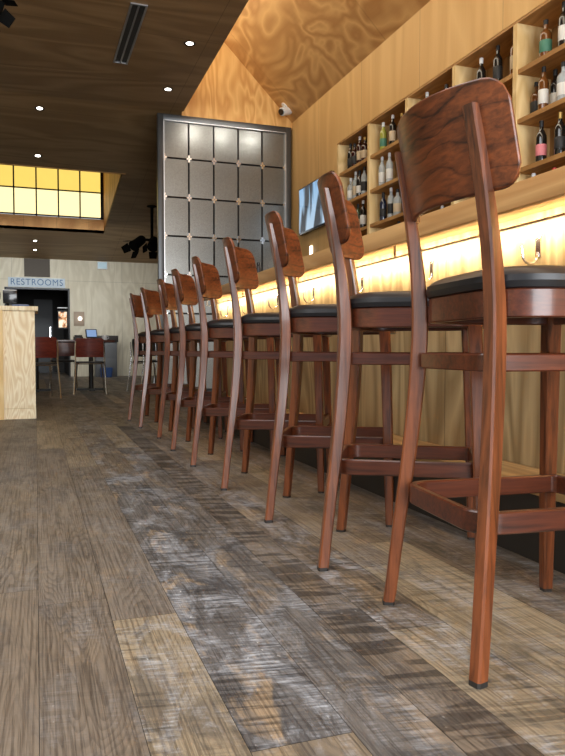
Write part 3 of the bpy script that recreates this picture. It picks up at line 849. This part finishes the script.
# ------------------------------------------------------------------ dining corner at the far end
def make_chair(label, shell, seatm):
    c = thing('dining_chair', label, 'chair')
    # local: faces +y, back at -y
    mb = MB()
    prof = [(-.20, -.19, .54), (-.205, -.20, .60), (-.20, -.215, .70), (-.185, -.225, .765)]
    rings = []
    for hw, y, z in [(.19, -.195, .52), (.205, -.20, .55), (.205, -.215, .70), (.19, -.225, .765), (.17, -.228, .785)]:
        row = []
        for k in range(13):
            u = -1 + 2 * k / 12
            row.append((hw * u, y + .035 * u * u, z))
        row += [(x, yy + .012, zz) for x, yy, zz in row[::-1]]
        rings.append(row)
    mb.loft(rings); mb.build('backrest', M[shell], c)
    MB().loft([rrect(-.2, .2, -.19, .21, (.05, .08, .08, .05), 6, .435), rrect(-.205, .205, -.195, .215, (.05, .08, .08, .05), 6, .442), rrect(-.2, .2, -.19, .21, (.05, .08, .08, .05), 6, .456)]).build('seat', M[seatm], c)
    for s in (-1, 1):
        MB().tube([(s * .22, -.26, .0), (s * .198, -.205, .43), (s * .196, -.20, .47), (s * .196, -.208, .62), (s * .19, -.212, .74)], .011, 8).build('leg', M['chrome'], c)
        MB().tube([(s * .21, .24, .0), (s * .17, .17, .42), (s * .15, .12, .436)], .011, 8).build('leg', M['chrome'], c)
    MB().tube([(-.2, -.2, .425), (.2, -.2, .425)], .008, 6).build('seat_rail', M['chrome'], c)
    return c
CH = 'dining chairs round the dark table'
ch = make_chair('red-backed dining chair with chrome legs, facing the dark table, right one', 'red_back', 'black'); ch['group'] = CH
ch.location = (.72, 10.33, 0); ch.rotation_euler = (0, 0, R_(-3))
dup(ch, (.03, 9.58, 0), R_(10), 'red-backed dining chair next to the host stand, partly hidden by it', CH)
dup(ch, (.42, 12.05, 0), R_(178), 'dining chair on the far side of the dark table', CH)
dup(ch, (-.55, 11.2, 0), R_(-95), 'dining chair at the left end of the dark table behind the host stand', CH)
bc = make_chair('black dining chair behind the farthest bar stool, nearer one', 'black', 'black'); bc['group'] = 'black chairs behind the bar stools'
bc.location = (1.62, 10.7, 0); bc.rotation_euler = (0, 0, R_(-70))
dup(bc, (2.05, 11.9, 0), R_(-80), 'black dining chair behind the farthest bar stool, farther one', 'black chairs behind the bar stools')

tb = thing('dining_table', 'dark wooden dining table in front of the restroom passage', 'table', (.40, 11.2, 0))
B(-.72, .72, -.38, .38, .735, .772).build('tabletop', M['table_top'], tb, bevel=.004)
for sx in (-1, 1):
    MB().tube([(sx * .40, 0, .735), (sx * .40, 0, .03)], .035, 12).build('pedestal', M['black'], tb)
    mb = MB(); mb.box(sx * .40 - .04, sx * .40 + .04, -.28, .28, 0, .03); mb.box(sx * .40 - .22, sx * .40 + .22, -.04, .04, .0, .03)
    mb.build('base', M['black'], tb, smooth=False)
pos = thing('payment_tablet', 'blue tablet screen on a stand upon the dark table', 'tablet', (.80, 11.05, .772), R_(10))
B(-.06, .06, -.05, .05, 0, .02).build('base', M['black'], pos, bevel=.003)
MB().tube([(0, .01, .01), (0, .03, .07)], .015).build('stand', M['black'], pos)
cs = MB(); cs.loft([[(-.085, -.03, .035), (.085, -.03, .035), (.085, .02, .165), (-.085, .02, .165)], [(-.085, -.005, .03), (.085, -.005, .03), (.085, .045, .16), (-.085, .045, .16)]])
cs.build('casing', M['black'], pos, smooth=False)
cs = MB(); cs.loft([[(-.072, -.0285, .05), (.072, -.0285, .05), (.072, .0135, .155), (-.072, .0135, .155)], [(-.072, -.0325, .05), (.072, -.0325, .05), (.072, .0095, .155), (-.072, .0095, .155)]])
cs.build('screen', emit('tablet picture', srgb(150, 180, 225), .8), pos, smooth=False)
cd = MB(); cd.box(-.07, .07, -.05, .05, 0, .05); cd.box(-.055, .055, -.035, .035, .05, .075)
tag(cd.build('condiment_box', M['black'], None, (.61, 11.1, .772), bevel=.003), 'low black box on the dark table, left of the blue tablet', 'box')
mg = thing('mug', 'white mug on the dark table, right of the blue tablet', 'mug', (.99, 11.0, .772))
MB().lathe([(.03, 0), (.038, .003), (.04, .07), (.036, .07), (.034, .01)], 16).build('cup', M['white'], mg)
MB().tube([(.038, 0, .055), (.06, 0, .05), (.062, 0, .025), (.038, 0, .018)], .005, 6).build('handle', M['white'], mg)

cb = thing('cabinet', 'low grey cabinet with dark top against the far plywood wall', 'cabinet', (1.52, 16.72, 0))
B(-.24, .24, -.24, .24, .0, .80).build('carcass', M['grey'], cb, bevel=.004)
B(-.27, .27, -.26, .26, .80, .95).build('top', M['kick'], cb, bevel=.004)
B(-.21, .21, -.252, -.24, .06, .42).build('door', M['grey'], cb, bevel=.003)
bi = MB(); bi.loft([rrect(-.12, .12, -.08, .08, (.02,) * 4, 4, 0), rrect(-.14, .14, -.09, .09, (.02,) * 4, 4, .22), rrect(-.13, .13, -.08, .08, (.02,) * 4, 4, .22), rrect(-.11, .11, -.07, .07, (.02,) * 4, 4, .02)])
rk = bi.build('bin', M['blue'], None, (1.50, 16.34, .0)); tag(rk, 'blue plastic bin standing in front of the grey cabinet', 'bin')
bi2 = rk  # stands on the floor

# ------------------------------------------------------------------ far wall: sign, sconce, exit box, dark panel, picture
sg = thing('restroom_sign', 'long white sign with blue capital letters above the dark passage', 'sign', (.04, YB - .012, 2.157))
B(-.612, .612, -.012, .012, -.105, .105).build('sign_board', emit('white sign face with added glow', srgb(214, 228, 238), .6), sg, smooth=False)  # emission added to brighten the board, which is no lamp
cu = bpy.data.curves.new('letters', 'FONT'); cu.body = 'RESTROOMS'; cu.size = .20; cu.align_x = 'CENTER'; cu.align_y = 'CENTER'; cu.extrude = .004; cu.space_character = 1.12; cu.offset = 0
tmp = bpy.data.objects.new('letters', cu); COL.objects.link(tmp)
bpy.context.view_layer.update()
me = bpy.data.meshes.new_from_object(tmp.evaluated_get(bpy.context.evaluated_depsgraph_get()))
bpy.data.objects.remove(tmp)
xs = [v.co.x for v in me.vertices]; k = 1.12 / (max(xs) - min(xs))
for v in me.vertices: v.co.x *= k
me.materials.clear(); me.materials.append(plain('blue sign letters', srgb(52, 92, 128), .5))
lt = bpy.data.objects.new('lettering', me); COL.objects.link(lt); lt.parent = sg; lt.location = (0, -.014, 0); lt.rotation_euler = (R_(90), 0, 0)
dkp = B(-.277, .277, -.03, 0, -.205, .205).build('dark_panel', M['kick2'], None, (.048, YB, 2.49), smooth=False); tag(dkp, 'dark rectangular panel on the far wall above the restroom sign', 'wall panel')
ex = thing('exit_light', 'small pale blue light box high on the far plywood wall', 'light box', (1.49, YB, 2.60))
B(-.115, .115, -.06, 0, -.09, .085).build('housing', M['white'], ex, bevel=.004)
B(-.1, .1, -.064, -.06, -.075, .07).build('face', emit('pale blue face', srgb(190, 215, 225), .7), ex, smooth=False)
sn = thing('wall_sconce', 'square wooden wall sconce with a bright round lamp beside the passage', 'wall light', (.955, YB, 1.35))
B(-.12, .12, -.02, 0, -.17, .16).build('back_plate', plain('grey-tan wood plate', srgb(150, 132, 112), .6), sn, bevel=.003)
MB().lathe([(.01, -.045), (.035, -.03), (.045, 0), (.035, .03), (.01, .045)], 18).build('globe', M['sconce_glow'], sn, (.02, -.06, .0))
MB().tube([(.02, -.02, 0), (.02, -.05, 0)], .012).build('bracket', M['chrome'], sn)
pc = thing('framed_picture', 'lit orange and cream picture with added glow in a black frame inside the dark passage', 'picture', (.63, YB + .9, 1.36))
B(-.12, .108, 0, .02, -.22, .22).build('frame', M['black'], pc, smooth=False)
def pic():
    t = NT('orange and cream picture with added glow')
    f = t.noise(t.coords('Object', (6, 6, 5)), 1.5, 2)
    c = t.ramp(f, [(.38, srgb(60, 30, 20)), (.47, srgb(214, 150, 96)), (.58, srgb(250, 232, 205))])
    return t.bsdf(c, .5, emis=c, emis_s=.7)  # emission stands in for light falling on the picture
B(-.1, .09, -.004, 0, -.19, .19).build('picture', pic(), pc, smooth=False)
lg = B(-.13, .108, -.12, 0, -.012, .012).build('wall_ledge', M['white'], None, (.63, YB + .9, 1.64), smooth=False); tag(lg, 'narrow white ledge above the lit picture inside the passage', 'shelf')

# ------------------------------------------------------------------ light
def area(name, loc, rot, sx, sy, energy, color):
    l = bpy.data.lights.new(name, 'AREA'); l.shape = 'RECTANGLE'; l.size = sx; l.size_y = sy; l.energy = energy; l.color = color
    o = bpy.data.objects.new(name, l); COL.objects.link(o); o.location = loc; o.rotation_euler = rot; return o
area('window_daylight', (1.7, -3.4, 1.9), (R_(88), 0, R_(6)), 5, 3.2, 620, (.94, .97, 1.0))
area('overhead_fill', (-1.2, 1.2, 3.75), (0, 0, 0), 4, 4, 190, (.96, .98, 1.0))  # added fill lamp to brighten the floor; the ceiling has no opening here
st = area('bar_strip', (1.503, 2.6, 1.025), (0, R_(-80), 0), .012, 7.3, 40, (1, .84, .58)); st.data.spread = R_(150)
fd = area('far_wall_fill', (-.2, 13.3, 2.70), (R_(72), 0, R_(-4)), 5, .4, 35, (.95, .98, 1.0)); fd.data.spread = R_(80)  # added fill lamp turned on the far wall to brighten it
area('bar_back_glow', (2.3, 4.2, 3.75), (0, 0, 0), .5, 6, 14, (1, .9, .72))
for x in (1.95, 2.36, 2.76):
    l = bpy.data.lights.new('screen_spot', 'SPOT'); l.energy = 9; l.spot_size = R_(50); l.spot_blend = .8; l.shadow_soft_size = .05; l.color = (1, .95, .85)
    o = bpy.data.objects.new('screen_spot', l); COL.objects.link(o); o.location = (x * 1.116, 8.09, 3.80)
    d = Vector((x, YP, 3.47)) - o.location; o.rotation_euler = d.to_track_quat('-Z', 'Y').to_euler()
wd = bpy.data.worlds.new('world'); SC.world = wd; wd.use_nodes = True
nt = wd.node_tree; bg = nt.nodes['Background']; bg.inputs[0].default_value = (.86, .93, 1.0, 1); bg.inputs[1].default_value = .6

# ------------------------------------------------------------------ camera
cam = bpy.data.cameras.new('camera'); co = bpy.data.objects.new('camera', cam); COL.objects.link(co)
cam.sensor_fit = 'AUTO'; cam.sensor_width = 36; cam.lens = 700 / 756 * 36; cam.clip_start = .02
co.location = (0, 0, .62); co.rotation_euler = (R_(90 - 2.2906), 0, R_(-19.385))
SC.camera = co
SC.view_settings.view_transform = 'Standard'; SC.view_settings.look = 'None'; SC.view_settings.exposure = 0
